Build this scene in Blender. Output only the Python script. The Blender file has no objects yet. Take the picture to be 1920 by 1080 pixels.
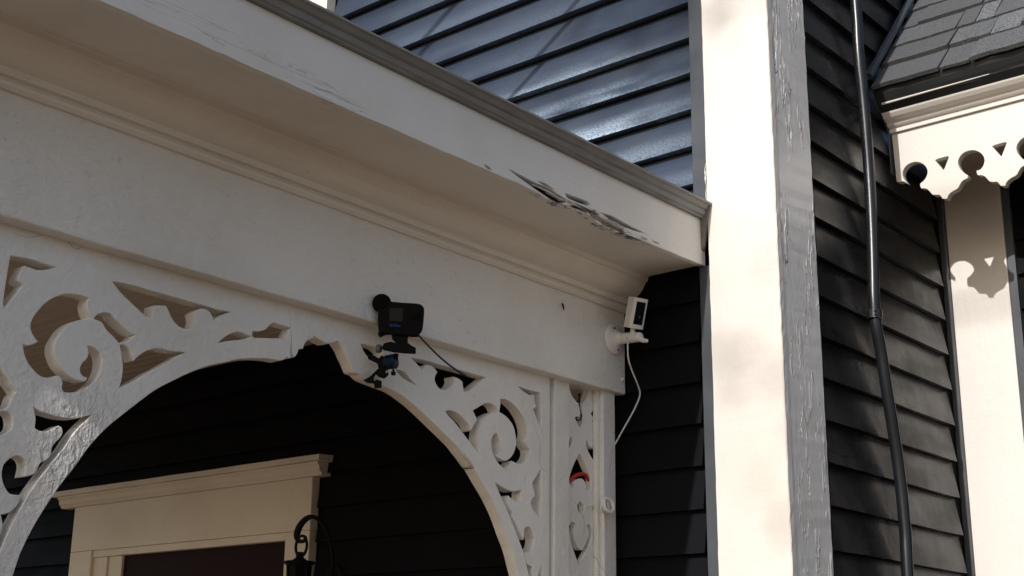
import bpy, bmesh, math, random
from mathutils import Vector, Matrix
random.seed(7)
scene = bpy.context.scene
COL = scene.collection

# ------------------------------------------------------------------ camera
cd = bpy.data.cameras.new('camera'); cam = bpy.data.objects.new('camera', cd); COL.objects.link(cam)
cd.sensor_width = 36.0; cd.lens = 2532.08/1920*36.0; cd.clip_start = 0.05; cd.clip_end = 500
CR = ((0.763865, 0.645257, 0.012402), (0.174704, -0.225239, 0.958512), (-0.62128, 0.730007, 0.284782))
CC = Vector((1.87996, -3.43122, 1.65))
cam.matrix_world = Matrix(((CR[0][0], CR[1][0], -CR[2][0], CC.x), (CR[0][1], CR[1][1], -CR[2][1], CC.y),
                           (CR[0][2], CR[1][2], -CR[2][2], CC.z), (0, 0, 0, 1)))
scene.camera = cam
scene.render.resolution_x = 1024; scene.render.resolution_y = 576
# ------------------------------------------------------------------ sky and sun
SUN = Vector((0.074, -1.0, 0.567)).normalized()          # towards the sun
w = bpy.data.worlds.new('World'); scene.world = w; w.use_nodes = True
nt = w.node_tree; nt.nodes.clear()
sk = nt.nodes.new('ShaderNodeTexSky'); sk.sky_type = 'NISHITA'; sk.sun_disc = False
sk.sun_elevation = math.asin(SUN.z); sk.sun_rotation = math.atan2(SUN.x, SUN.y)
sk.dust_density = 2.0
bg = nt.nodes.new('ShaderNodeBackground'); bg.inputs[1].default_value = 0.128
wo = nt.nodes.new('ShaderNodeOutputWorld')
nt.links.new(sk.outputs[0], bg.inputs[0]); nt.links.new(bg.outputs[0], wo.inputs[0])
sd = bpy.data.lights.new('sun', 'SUN'); sd.energy = 3.7; sd.angle = math.radians(0.53); sd.color = (1.0, 0.965, 0.915)
so = bpy.data.objects.new('sun', sd); COL.objects.link(so); so.location = SUN*30
so.rotation_euler = SUN.to_track_quat('Z', 'Y').to_euler()
vs = scene.view_settings
vs.view_transform = 'Standard'; vs.look = 'None'; vs.exposure = 0.0; vs.gamma = 1.0; vs.use_curve_mapping = False

G = {
    'arch': [[-2.0044,1.8257],[-2.0001,1.851],[-1.992,1.8871],[-1.9845,1.9097],[-1.9685,1.9481],[-1.9515,1.981],[-1.934,2.0128],[-1.9135,2.0458],[-1.8876,2.0834],[-1.8628,2.1235],[-1.8289,2.1663],[-1.7972,2.1973],[-1.7268,2.2607],[-1.6964,2.2838],[-1.6666,2.3026],[-1.6392,2.3198],[-1.605,2.3388],[-1.5698,2.3556],[-1.5269,2.3714],[-1.4933,2.3849],[-1.4588,2.3941],[-1.4234,2.4012],[-1.3872,2.4058],[-1.365,2.4068],[-1.3541,2.4107],[-1.3463,2.4163],[-1.3406,2.421],[-1.3359,2.4189],[-1.3247,2.4217],[-1.3167,2.4262],[-1.3098,2.4365],[-1.3075,2.4466],[-1.3008,2.4491],[-1.2924,2.4508],[-1.2901,2.4609],[-1.2824,2.4722],[-1.2712,2.4799],[-1.2614,2.485],[-1.26,2.4926],[-1.2522,2.4884],[-1.236,2.484],[-1.2158,2.4801],[-1.196,2.4853],[-1.1823,2.4931],[-1.1772,2.4922],[-1.1576,2.4751],[-1.1474,2.4603],[-1.1349,2.4452],[-1.1271,2.4334],[-1.1195,2.4236],[-1.1068,2.4224],[-1.0982,2.4205],[-1.0836,2.4133],[-1.0643,2.4097],[-1.0207,2.4054],[-0.9713,2.3998],[-0.9205,2.384],[-0.8736,2.3645],[-0.7318,2.2921],[-0.707,2.2746],[-0.6821,2.2579],[-0.6544,2.2355],[-0.6822,2.2605],[-0.6468,2.2306],[-0.611,2.1953],[-0.5749,2.1598],[-0.5382,2.1141],[-0.5116,2.0704],[-0.485,2.0298],[-0.4687,1.9949],[-0.4524,1.9566],[-0.4389,1.9247]],
    'lholes': [[[-2.0876,2.4902],[-2.045,2.4933],[-2.0148,2.4919],[-1.9813,2.4911],[-2.0024,2.4814],[-2.0236,2.4747],[-2.0401,2.4757],[-2.0551,2.4767],[-2.0606,2.4625],[-2.064,2.4515],[-2.0654,2.4414],[-2.0513,2.4361],[-2.0646,2.4145],[-2.0868,2.378],[-2.0905,2.3909],[-2.0894,2.4428]],[[-1.9471,2.4409],[-1.9274,2.4436],[-1.9131,2.4443],[-1.8979,2.4425],[-1.9012,2.4286],[-1.8964,2.4125],[-1.8882,2.3991],[-1.9072,2.3934],[-1.9208,2.3876],[-1.9341,2.3796],[-1.9492,2.3647],[-1.9602,2.3445],[-1.9659,2.3306],[-1.966,2.3153],[-1.961,2.3011],[-1.9508,2.2853],[-1.9354,2.273],[-1.9175,2.264],[-1.8974,2.2616],[-1.8861,2.2628],[-1.8808,2.2707],[-1.8931,2.2731],[-1.8995,2.2796],[-1.9007,2.2896],[-1.8963,2.3007],[-1.8875,2.3114],[-1.885,2.3222],[-1.8871,2.3322],[-1.8908,2.3392],[-1.8748,2.3385],[-1.8609,2.3321],[-1.8525,2.322],[-1.8504,2.3042],[-1.853,2.2881],[-1.8598,2.2714],[-1.8712,2.2578],[-1.8895,2.243],[-1.9084,2.2352],[-1.9276,2.2314],[-1.9347,2.2327],[-1.9383,2.2396],[-1.9381,2.2497],[-1.942,2.2591],[-1.9508,2.2631],[-1.9613,2.2586],[-1.9744,2.254],[-1.9909,2.2553],[-2.0054,2.2638],[-2.0205,2.2771],[-2.0304,2.2926],[-2.0369,2.312],[-2.0249,2.3124],[-2.0148,2.317],[-2.0036,2.3247],[-2.0141,2.3334],[-2.0222,2.3443],[-2.0251,2.3563],[-2.0215,2.371],[-2.015,2.3838],[-2.0012,2.4048],[-1.984,2.4215],[-1.9659,2.4335]],[[-1.8814,2.4006],[-1.8716,2.4127],[-1.8547,2.4196],[-1.8413,2.4193],[-1.8332,2.4131],[-1.8106,2.3992],[-1.7881,2.3879],[-1.7751,2.3866],[-1.7908,2.3707],[-1.8129,2.3601],[-1.8285,2.3715],[-1.8477,2.3834],[-1.861,2.397]],[[-1.8113,2.357],[-1.8001,2.3587],[-1.7873,2.3533],[-1.7785,2.3417],[-1.7724,2.3277],[-1.7616,2.341],[-1.7445,2.355],[-1.7238,2.3653],[-1.7084,2.3695],[-1.6829,2.369],[-1.638,2.3735],[-1.6566,2.3632],[-1.6775,2.3471],[-1.7071,2.3258],[-1.7363,2.3064],[-1.7647,2.2853],[-1.8021,2.2629],[-1.7983,2.2798],[-1.7973,2.301],[-1.7999,2.3216],[-1.8067,2.3428]],[[-1.8456,2.4922],[-1.8302,2.4945],[-1.7844,2.4958],[-1.731,2.4946],[-1.6729,2.494],[-1.6132,2.4934],[-1.5621,2.492],[-1.5207,2.4948],[-1.544,2.483],[-1.5682,2.4657],[-1.5742,2.475],[-1.5835,2.4829],[-1.5957,2.486],[-1.6089,2.483],[-1.6214,2.4737],[-1.6243,2.4691],[-1.6197,2.4566],[-1.6216,2.4421],[-1.6322,2.4314],[-1.6467,2.4278],[-1.6633,2.4304],[-1.6771,2.4386],[-1.688,2.4502],[-1.6957,2.4623],[-1.7035,2.4695],[-1.7185,2.4669],[-1.734,2.4627],[-1.735,2.4481],[-1.7376,2.4311],[-1.753,2.4346],[-1.7695,2.4432],[-1.7957,2.4578],[-1.8218,2.4735]],[[-1.5513,2.4128],[-1.5356,2.4288],[-1.516,2.4429],[-1.4992,2.4507],[-1.4816,2.4521],[-1.4689,2.4492],[-1.4556,2.4493],[-1.4733,2.4387],[-1.5043,2.4295],[-1.5314,2.4211]],[[-1.4521,2.4626],[-1.4324,2.4661],[-1.4148,2.4742],[-1.4013,2.4889],[-1.3908,2.4965],[-1.3758,2.4958],[-1.3533,2.4961],[-1.3335,2.4958],[-1.3409,2.4837],[-1.3471,2.4659],[-1.3693,2.4614],[-1.4095,2.4543],[-1.4471,2.4469],[-1.4526,2.4517]],[[-2.1014,2.2764],[-2.0812,2.2595],[-2.0659,2.2416],[-2.0536,2.2267],[-2.0396,2.2129],[-2.0464,2.2012],[-2.0497,2.1861],[-2.0576,2.1771],[-2.0698,2.172],[-2.0855,2.1754],[-2.0958,2.2048],[-2.102,2.252]],[[-2.0693,2.168],[-2.0567,2.1705],[-2.0444,2.1652],[-2.0391,2.154],[-2.0388,2.142],[-2.0441,2.1328],[-2.0558,2.1239],[-2.063,2.1197],[-2.0782,2.1194],[-2.0859,2.1396],[-2.0821,2.1592]],[[-1.9973,2.1886],[-1.9818,2.1825],[-1.957,2.1791],[-1.9294,2.1773],[-1.8992,2.1808],[-1.8774,2.188],[-1.8633,2.1948],[-1.8712,2.1839],[-1.8863,2.1677],[-1.9056,2.1411],[-1.9192,2.1156],[-1.9333,2.0965],[-1.9471,2.0759],[-1.9676,2.0465],[-1.985,2.017],[-1.9953,1.9948],[-2.0154,1.9499],[-2.0247,1.9236],[-2.0337,1.896],[-2.0381,1.8813],[-2.0424,1.9048],[-2.0376,1.9254],[-2.0341,1.9377],[-2.0357,1.9537],[-2.0409,1.9666],[-2.0282,1.97],[-2.0165,1.9782],[-2.0076,1.9897],[-2.0041,2.0026],[-2.0067,2.0091],[-2.0256,2.0091],[-2.0371,2.0188],[-2.0451,2.0319],[-2.0488,2.0467],[-2.0478,2.0621],[-2.0403,2.0737],[-2.0298,2.0823],[-2.0186,2.0859],[-2.0063,2.0814],[-1.9993,2.072],[-1.9993,2.0589],[-2.0005,2.0463],[-1.9891,2.0494],[-1.9769,2.0569],[-1.971,2.0697],[-1.9683,2.0777],[-1.9564,2.0856],[-1.9469,2.0966],[-1.9461,2.1119],[-1.9394,2.1238],[-1.931,2.1337],[-1.9255,2.1449],[-1.9282,2.1563],[-1.9361,2.1601],[-1.9483,2.1521],[-1.9609,2.1445],[-1.9769,2.1429],[-1.9892,2.1471],[-1.9899,2.1678]]],
    'rholes': [[[-1.1008,2.5023],[-1.0747,2.5036],[-1.0409,2.5043],[-1.0199,2.4958],[-1.0247,2.4769],[-1.0386,2.4642],[-1.0631,2.4695],[-1.0838,2.4804]],[[-0.9719,2.4587],[-0.9393,2.4586],[-0.9131,2.4415],[-0.8895,2.43],[-0.9281,2.437],[-0.9538,2.4461]],[[-0.9135,2.5019],[-0.8539,2.5041],[-0.8009,2.5029],[-0.6914,2.5024],[-0.6107,2.5017],[-0.6343,2.4851],[-0.6731,2.4559],[-0.6994,2.4438],[-0.7038,2.4582],[-0.7071,2.4721],[-0.7238,2.4782],[-0.7448,2.4797],[-0.7426,2.4657],[-0.7556,2.4491],[-0.7821,2.4351],[-0.8036,2.4388],[-0.8175,2.4531],[-0.818,2.4661],[-0.8096,2.4807],[-0.8271,2.4924],[-0.8482,2.494],[-0.8637,2.4874],[-0.8699,2.4762],[-0.8897,2.488]],[[-0.4671,2.5013],[-0.418,2.4985],[-0.3652,2.4998],[-0.3592,2.4691],[-0.3572,2.4335],[-0.3585,2.3923],[-0.3726,2.4097],[-0.3867,2.4324],[-0.3952,2.4446],[-0.3797,2.4531],[-0.3871,2.468],[-0.3929,2.4885],[-0.4123,2.4852],[-0.4343,2.4886],[-0.4507,2.4946]],[[-0.7732,2.3766],[-0.7639,2.3814],[-0.7447,2.3828],[-0.7203,2.3784],[-0.6955,2.3664],[-0.6754,2.3544],[-0.6675,2.3383],[-0.658,2.3537],[-0.6422,2.373],[-0.6516,2.3867],[-0.6609,2.398],[-0.6372,2.411],[-0.6123,2.4254],[-0.592,2.4304],[-0.5713,2.427],[-0.5597,2.4185],[-0.5574,2.41],[-0.576,2.4059],[-0.6013,2.393],[-0.6211,2.3746],[-0.6314,2.3494],[-0.6355,2.3185],[-0.6309,2.2807],[-0.6487,2.2916],[-0.684,2.3165],[-0.7141,2.3386],[-0.7389,2.3556],[-0.7634,2.3683]],[[-0.5458,2.4485],[-0.5249,2.4527],[-0.493,2.4469],[-0.4659,2.4338],[-0.444,2.4162],[-0.4302,2.3973],[-0.4228,2.3773],[-0.4258,2.3576],[-0.4375,2.342],[-0.4292,2.3337],[-0.41,2.3214],[-0.4098,2.3058],[-0.4258,2.2863],[-0.4472,2.2755],[-0.4712,2.2751],[-0.4897,2.2785],[-0.4974,2.2649],[-0.5026,2.2625],[-0.5075,2.2482],[-0.5363,2.2574],[-0.5583,2.2721],[-0.5731,2.2903],[-0.5786,2.3065],[-0.5791,2.3267],[-0.5718,2.3413],[-0.5591,2.3483],[-0.5511,2.341],[-0.543,2.3251],[-0.5395,2.3069],[-0.5449,2.2942],[-0.5576,2.2857],[-0.5471,2.2787],[-0.5159,2.275],[-0.49,2.2915],[-0.4771,2.3104],[-0.4717,2.3353],[-0.4753,2.359],[-0.4864,2.3817],[-0.508,2.3991],[-0.5292,2.4079],[-0.5471,2.4113],[-0.5453,2.4243],[-0.543,2.4386]],[[-0.3573,2.2726],[-0.3552,2.2292],[-0.3546,2.167],[-0.3613,2.1244],[-0.3778,2.1405],[-0.3942,2.1525],[-0.3998,2.1673],[-0.3946,2.1815],[-0.3811,2.1889],[-0.3895,2.2079],[-0.3968,2.226],[-0.379,2.2454]],[[-0.5619,2.2085],[-0.5298,2.1983],[-0.4881,2.1914],[-0.4618,2.1954],[-0.4449,2.2008],[-0.4464,2.1639],[-0.4718,2.1645],[-0.4929,2.1723],[-0.5035,2.1778],[-0.5057,2.1608],[-0.4975,2.1416],[-0.4843,2.1312],[-0.4814,2.1165],[-0.4654,2.098],[-0.4519,2.0792],[-0.4331,2.0592],[-0.4308,2.0845],[-0.423,2.096],[-0.407,2.0975],[-0.3934,2.0846],[-0.3834,2.0652],[-0.3875,2.0446],[-0.406,2.0263],[-0.422,2.0244],[-0.4283,2.0262],[-0.4244,2.0115],[-0.4151,1.9923],[-0.3916,1.9864],[-0.3923,1.9607],[-0.3807,1.9283],[-0.3859,1.918],[-0.4105,1.9661],[-0.4325,2.0209],[-0.4541,2.0573],[-0.4811,2.0982],[-0.5078,2.1372],[-0.5396,2.1771]],[[-0.3518,1.9953],[-0.3504,1.9636],[-0.3511,1.9235],[-0.3648,1.9459],[-0.3666,1.9625],[-0.3598,1.9797]]],
    'pholes': [[[-0.2143,2.5585],[-0.1725,2.5642],[-0.1142,2.5605],[-0.1143,2.5477],[-0.1234,2.527],[-0.1352,2.5123],[-0.1455,2.5042],[-0.1489,2.4889],[-0.1456,2.4643],[-0.1491,2.4428],[-0.1594,2.4217],[-0.1728,2.435],[-0.1875,2.4543],[-0.1626,2.4595],[-0.1592,2.4747],[-0.1693,2.4982],[-0.1861,2.508],[-0.2029,2.5219],[-0.2129,2.5411]],[[-0.075,2.5061],[-0.0974,2.4846],[-0.103,2.4774],[-0.0906,2.4688],[-0.0942,2.4555],[-0.07,2.4423],[-0.0526,2.4356],[-0.0517,2.5133]],[[-0.1996,2.3958],[-0.2003,2.3731],[-0.2115,2.3551],[-0.2293,2.3343],[-0.2339,2.3642],[-0.2181,2.3726],[-0.2096,2.3882]],[[-0.1242,2.3973],[-0.1154,2.3811],[-0.0983,2.371],[-0.0776,2.3713],[-0.0636,2.3842],[-0.0534,2.352],[-0.0594,2.3136],[-0.0917,2.3344],[-0.1155,2.3561],[-0.127,2.3773]],[[-0.1596,2.3467],[-0.1428,2.3276],[-0.1227,2.3014],[-0.1058,2.2788],[-0.1025,2.2587],[-0.1129,2.239],[-0.1251,2.2376],[-0.1297,2.2554],[-0.1464,2.2689],[-0.1665,2.2665],[-0.1851,2.2549],[-0.1931,2.2378],[-0.203,2.2386],[-0.2128,2.2536],[-0.2062,2.2786],[-0.1864,2.3136]],[[-0.2245,2.2009],[-0.2141,2.1973],[-0.2141,2.1773],[-0.2232,2.1676]],[[-0.1601,2.2008],[-0.1401,2.1913],[-0.1388,2.1732],[-0.1535,2.1628],[-0.1701,2.17],[-0.172,2.1858]],[[-0.0549,2.2128],[-0.0928,2.1964],[-0.0963,2.1817],[-0.0794,2.1713],[-0.0533,2.1666]],[[-0.1997,2.1331],[-0.1879,2.1326],[-0.1814,2.1281],[-0.1821,2.1217],[-0.1906,2.1101],[-0.19,2.0884],[-0.1769,2.0698],[-0.1605,2.0554],[-0.1473,2.0545],[-0.1306,2.0778],[-0.1185,2.0988],[-0.117,2.119],[-0.1257,2.1283],[-0.1203,2.1348],[-0.1102,2.1338],[-0.1001,2.1206],[-0.1003,2.0965],[-0.114,2.0673],[-0.1375,2.0375],[-0.164,2.0059],[-0.1868,2.0415],[-0.203,2.0715],[-0.2114,2.0983],[-0.2127,2.1199]],[[-0.0567,2.0439],[-0.0683,2.041],[-0.0806,2.028],[-0.0774,2.0143],[-0.055,2.012]],[[-0.2191,1.9747],[-0.2094,1.9619],[-0.1869,1.9285],[-0.1934,1.9127],[-0.2177,1.9266]]],
    'pil': {"1031":[-0.3171,-0.3138],"1037":[-0.3017,-0.2988],"1062":[-0.2275,-0.2268],"1120":[-0.0908,-0.0954],"1133":[-0.0733,-0.0792],"1153":[-0.0165,-0.0244]},
    'stile': [-2.1855],
    'pend': [[0.0864,3.374],[0.0874,3.3621],[0.0908,3.3553],[0.0987,3.354],[0.1115,3.3478],[0.1199,3.3364],[0.1282,3.3242],[0.1383,3.32],[0.1525,3.3167],[0.1585,3.31],[0.1642,3.3001],[0.1795,3.2966],[0.1827,3.3044],[0.1885,3.3116],[0.2008,3.3188],[0.2193,3.3251],[0.228,3.3364],[0.2366,3.3471],[0.2472,3.3517],[0.2576,3.3537],[0.2586,3.3649]],
    'kh': [[0.2456,3.3774],[0.2331,3.3965],[0.2283,3.4165],[0.2337,3.4339],[0.2477,3.4478],[0.2661,3.4525],[0.2864,3.4501],[0.3057,3.4384],[0.318,3.4207],[0.3208,3.404],[0.315,3.3869],[0.3039,3.3751],[0.2898,3.3666]],
    'tri': [[0.148,3.4473],[0.1594,3.4505],[0.1941,3.4515],[0.1978,3.4462],[0.1772,3.4054],[0.1733,3.4048]],
    'tl': [[-0.0019,3.5687],[0.0011,3.402],[0.0132,3.3983],[0.0254,3.3976],[0.0391,3.3812]],
    'cr': [[[-0.9389,2.9513],[-0.8879,2.9491],[-0.8418,2.9464],[-0.8124,2.9457],[-0.7707,2.9476],[-0.7224,2.9407],[-0.6907,2.9337],[-0.6953,2.9246],[-0.7354,2.9163],[-0.7745,2.9204],[-0.813,2.9257],[-0.848,2.9325],[-0.8995,2.9413]],[[-0.7015,2.9601],[-0.6922,2.9543],[-0.6423,2.9569],[-0.5978,2.9594],[-0.5772,2.9532],[-0.5978,2.9467],[-0.6486,2.9432],[-0.6872,2.9438]],[[-0.5363,2.9444],[-0.4664,2.9483],[-0.3983,2.9425],[-0.3105,2.9411],[-0.3776,2.9336],[-0.4666,2.9325]],[[-0.5978,2.9332],[-0.5585,2.9437],[-0.5427,2.9313],[-0.5001,2.9238],[-0.443,2.9218],[-0.4055,2.9185],[-0.447,2.9078],[-0.5008,2.906],[-0.5437,2.9081],[-0.5726,2.9192]],[[-0.8187,2.9534],[-0.7831,2.9571],[-0.7472,2.9513],[-0.7381,2.9475],[-0.7832,2.9491]],[[-1.0344,2.9339],[-1.0099,2.933],[-0.9936,2.9253],[-1.0156,2.925]]],
    'fb': [[-0.9384,2.9212],[-0.8991,2.9234],[-0.8648,2.9212],[-0.8183,2.9201],[-0.7829,2.9139],[-0.747,2.9163],[-0.7227,2.9113],[-0.7044,2.9182],[-0.6921,2.9217],[-0.6611,2.9176],[-0.6234,2.9153],[-0.598,2.9192],[-0.5723,2.9153],[-0.5399,2.9127],[-0.5004,2.9082],[-0.44,2.9087],[-0.3851,2.9098]],
    'pipe': [[0.02,0.607,4.0],[0.02,0.604,3.791],[0.02,0.618,3.594],[0.02,0.624,3.379],[0.02,0.62,3.204],[0.02,0.61,3.05],[0.02,0.593,2.843],[0.02,0.622,2.723],[0.02,0.642,2.619],[0.02,0.679,2.449],[0.02,0.701,2.313],[0.02,0.713,2.144],[0.02,0.707,2.009]],
    'gc': {"loc":[-0.53,-1.0456,2.5634],"r":[0.70959,0.70379,0.03401],"u":[0.15994,-0.20788,0.96499],"n":[0.68622,-0.67931,-0.26007],"s":0.001387},
    'cm': {"loc":[-0.545,-1.048,2.4516],"r":[0.70602,0.70745,0.03254],"u":[0.14014,-0.18459,0.97277],"n":[0.69419,-0.68223,-0.22947],"s":0.00138},
    'sc': {"loc":[-0.47,-0.0694,2.7862],"r":[0.81764,0.5756,-0.012],"u":[0.16314,-0.21165,0.96363],"n":[0.55213,-0.78987,-0.26696],"s":0.001681},
    'sarm': {"loc":[-0.475,-0.0554,2.7122],"r":[0.81852,0.57437,-0.01072],"u":[0.15203,-0.19858,0.96822],"n":[0.55399,-0.79414,-0.24987],"s":0.001679},
    'plate': [-0.572,-0.0494,2.7199],
    'scable': [[-0.505,-0.0623,2.7016],[-0.5,-0.0724,2.6902],[-0.5,-0.0726,2.6781],[-0.5,-0.0705,2.6443],[-0.505,-0.0441,2.6106],[-0.51,-0.0061,2.5719],[-0.515,0.012,2.5449],[-0.52,-0.0051,2.5051],[-0.54,-0.0123,2.4673],[-0.56,-0.0194,2.4329],[-0.595,-0.0172,2.388],[-0.62,0.0056,2.3819]],
    'gcable': [[-0.54,-0.979,2.5474],[-0.54,-0.9625,2.5392],[-0.55,-0.9231,2.527],[-0.57,-0.8556,2.5109],[-0.59,-0.7911,2.5008],[-0.61,-0.7299,2.4954],[-0.65,-0.6593,2.5031],[-0.7,-0.5744,2.5191]],
    'strap': [[-0.632,-0.1986,2.2553],[-0.632,-0.19,2.2653],[-0.632,-0.1735,2.2754],[-0.632,-0.1501,2.2832],[-0.632,-0.1299,2.287],[-0.632,-0.1163,2.2833],[-0.632,-0.1076,2.2745],[-0.632,-0.1062,2.2673]],
    'coil': [-0.59,-0.0989,2.1905],
    'cord': [[-0.65,-0.1293,2.5415],[-0.64,-0.1369,2.5151],[-0.63,-0.1528,2.4893],[-0.628,-0.1445,2.4736],[-0.622,-0.1552,2.4527],[-0.62,-0.174,2.4462],[-0.622,-0.1795,2.4539],[-0.628,-0.1527,2.4672],[-0.632,-0.1365,2.4905],[-0.65,-0.1211,2.5258]],
    'lan': [[-1.8911,0.0,2.0365],[-1.868,-0.02,2.0955],[-1.8618,-0.04,2.1513],[-1.8617,-0.07,2.2065],[-1.8764,-0.09,2.2345],[-1.8897,-0.11,2.245],[-1.9127,-0.12,2.2379],[-1.9431,-0.12,2.2166],[-1.9583,-0.12,2.1885],[-1.9566,-0.12,2.1691],[-1.9411,-0.12,2.1585],[-1.9178,-0.12,2.1591],[-1.91,-0.12,2.1702],[-1.9222,-0.12,2.1767]],
    'ring': [[-1.9308,-0.12,2.1406]],
    'cap': [[-1.9286,-0.12,2.1156],[-1.9273,-0.12,2.1002],[-1.996,-0.12,2.0806],[-1.8761,-0.12,2.0749],[-1.9744,-0.12,2.07],[-1.8869,-0.12,2.066],[-1.9558,-0.12,2.0253],[-1.8977,-0.12,2.023]],
    'door': {"capL":[-3.75,-0.0,2.492],"capL2":[-3.725,0.0,2.434],"frL":[-3.627,0.0,2.422],"capR":[-1.952,0.0,2.496],"frR":[-2.022,0.0,2.431],"opL":[-3.466,0.0,2.21],"opL2":[-3.368,0.0,2.189],"pnL":[-3.258,0.0,2.176],"pnR":[-2.163,0.0,2.188],"cR":[-2.009,0.0,2.045],"fl":[-3.638,0.0,2.411]}
}

# ------------------------------------------------------------------ materials
class NT:
    def __init__(s, name):
        s.m = bpy.data.materials.new(name); s.m.use_nodes = True; s.t = s.m.node_tree
        s.b = s.t.nodes['Principled BSDF']
        s.pos = s.t.nodes.new('ShaderNodeNewGeometry').outputs['Position']
    def link(s, a, b): s.t.links.new(a, b)
    def setv(s, sock, v):
        if hasattr(v, 'links'): s.link(v, sock)
        else: sock.default_value = v
    def noise(s, scale=(1, 1, 1), detail=4, rough=0.55, off=(0, 0, 0), dist=0.0):
        mp = s.t.nodes.new('ShaderNodeMapping'); s.link(s.pos, mp.inputs[0])
        mp.inputs['Scale'].default_value = scale; mp.inputs['Location'].default_value = off
        n = s.t.nodes.new('ShaderNodeTexNoise'); s.link(mp.outputs[0], n.inputs['Vector'])
        n.inputs['Scale'].default_value = 1; n.inputs['Detail'].default_value = detail
        n.inputs['Roughness'].default_value = rough; n.inputs['Distortion'].default_value = dist
        return n.outputs[0]
    def ramp(s, v, a, b, lo=0.0, hi=1.0):
        n = s.t.nodes.new('ShaderNodeMapRange'); n.interpolation_type = 'SMOOTHSTEP'
        s.link(v, n.inputs[0]); n.inputs[1].default_value = a; n.inputs[2].default_value = b
        n.inputs[3].default_value = lo; n.inputs[4].default_value = hi
        return n.outputs[0]
    def math(s, op, a, b=0.0):
        n = s.t.nodes.new('ShaderNodeMath'); n.operation = op; s.setv(n.inputs[0], a); s.setv(n.inputs[1], b); return n.outputs[0]
    def mix(s, f, a, b):
        n = s.t.nodes.new('ShaderNodeMix'); n.data_type = 'RGBA'
        s.setv(n.inputs[0], f)
        for k, v in ((6, a), (7, b)):
            if hasattr(v, 'links'): s.link(v, n.inputs[k])
            else: n.inputs[k].default_value = (*v, 1)
        return n.outputs[2]
    def line(s, v, c, wd):      # thin dark line where v crosses c
        return s.ramp(s.math('ABSOLUTE', s.math('SUBTRACT', v, c)), wd*0.4, wd, 1.0, 0.0)
    def sep(s):
        n = s.t.nodes.new('ShaderNodeSeparateXYZ'); s.link(s.pos, n.inputs[0]); return n.outputs
    def bump(s, h, strength, dist, prev=None):
        n = s.t.nodes.new('ShaderNodeBump'); s.link(h, n.inputs['Height'])
        n.inputs['Strength'].default_value = strength; n.inputs['Distance'].default_value = dist
        if prev is not None: s.link(prev, n.inputs['Normal'])
        return n.outputs[0]
    def done(s, col, rough=0.5, nrm=None, spec=0.5, metal=0.0):
        if hasattr(col, 'links'): s.link(col, s.b.inputs['Base Color'])
        else: s.b.inputs['Base Color'].default_value = (*col, 1)
        s.setv(s.b.inputs['Roughness'], rough); s.b.inputs['Metallic'].default_value = metal
        s.b.inputs['Specular IOR Level'].default_value = spec
        if nrm is not None: s.link(nrm, s.b.inputs['Normal'])
        return s.m

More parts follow.
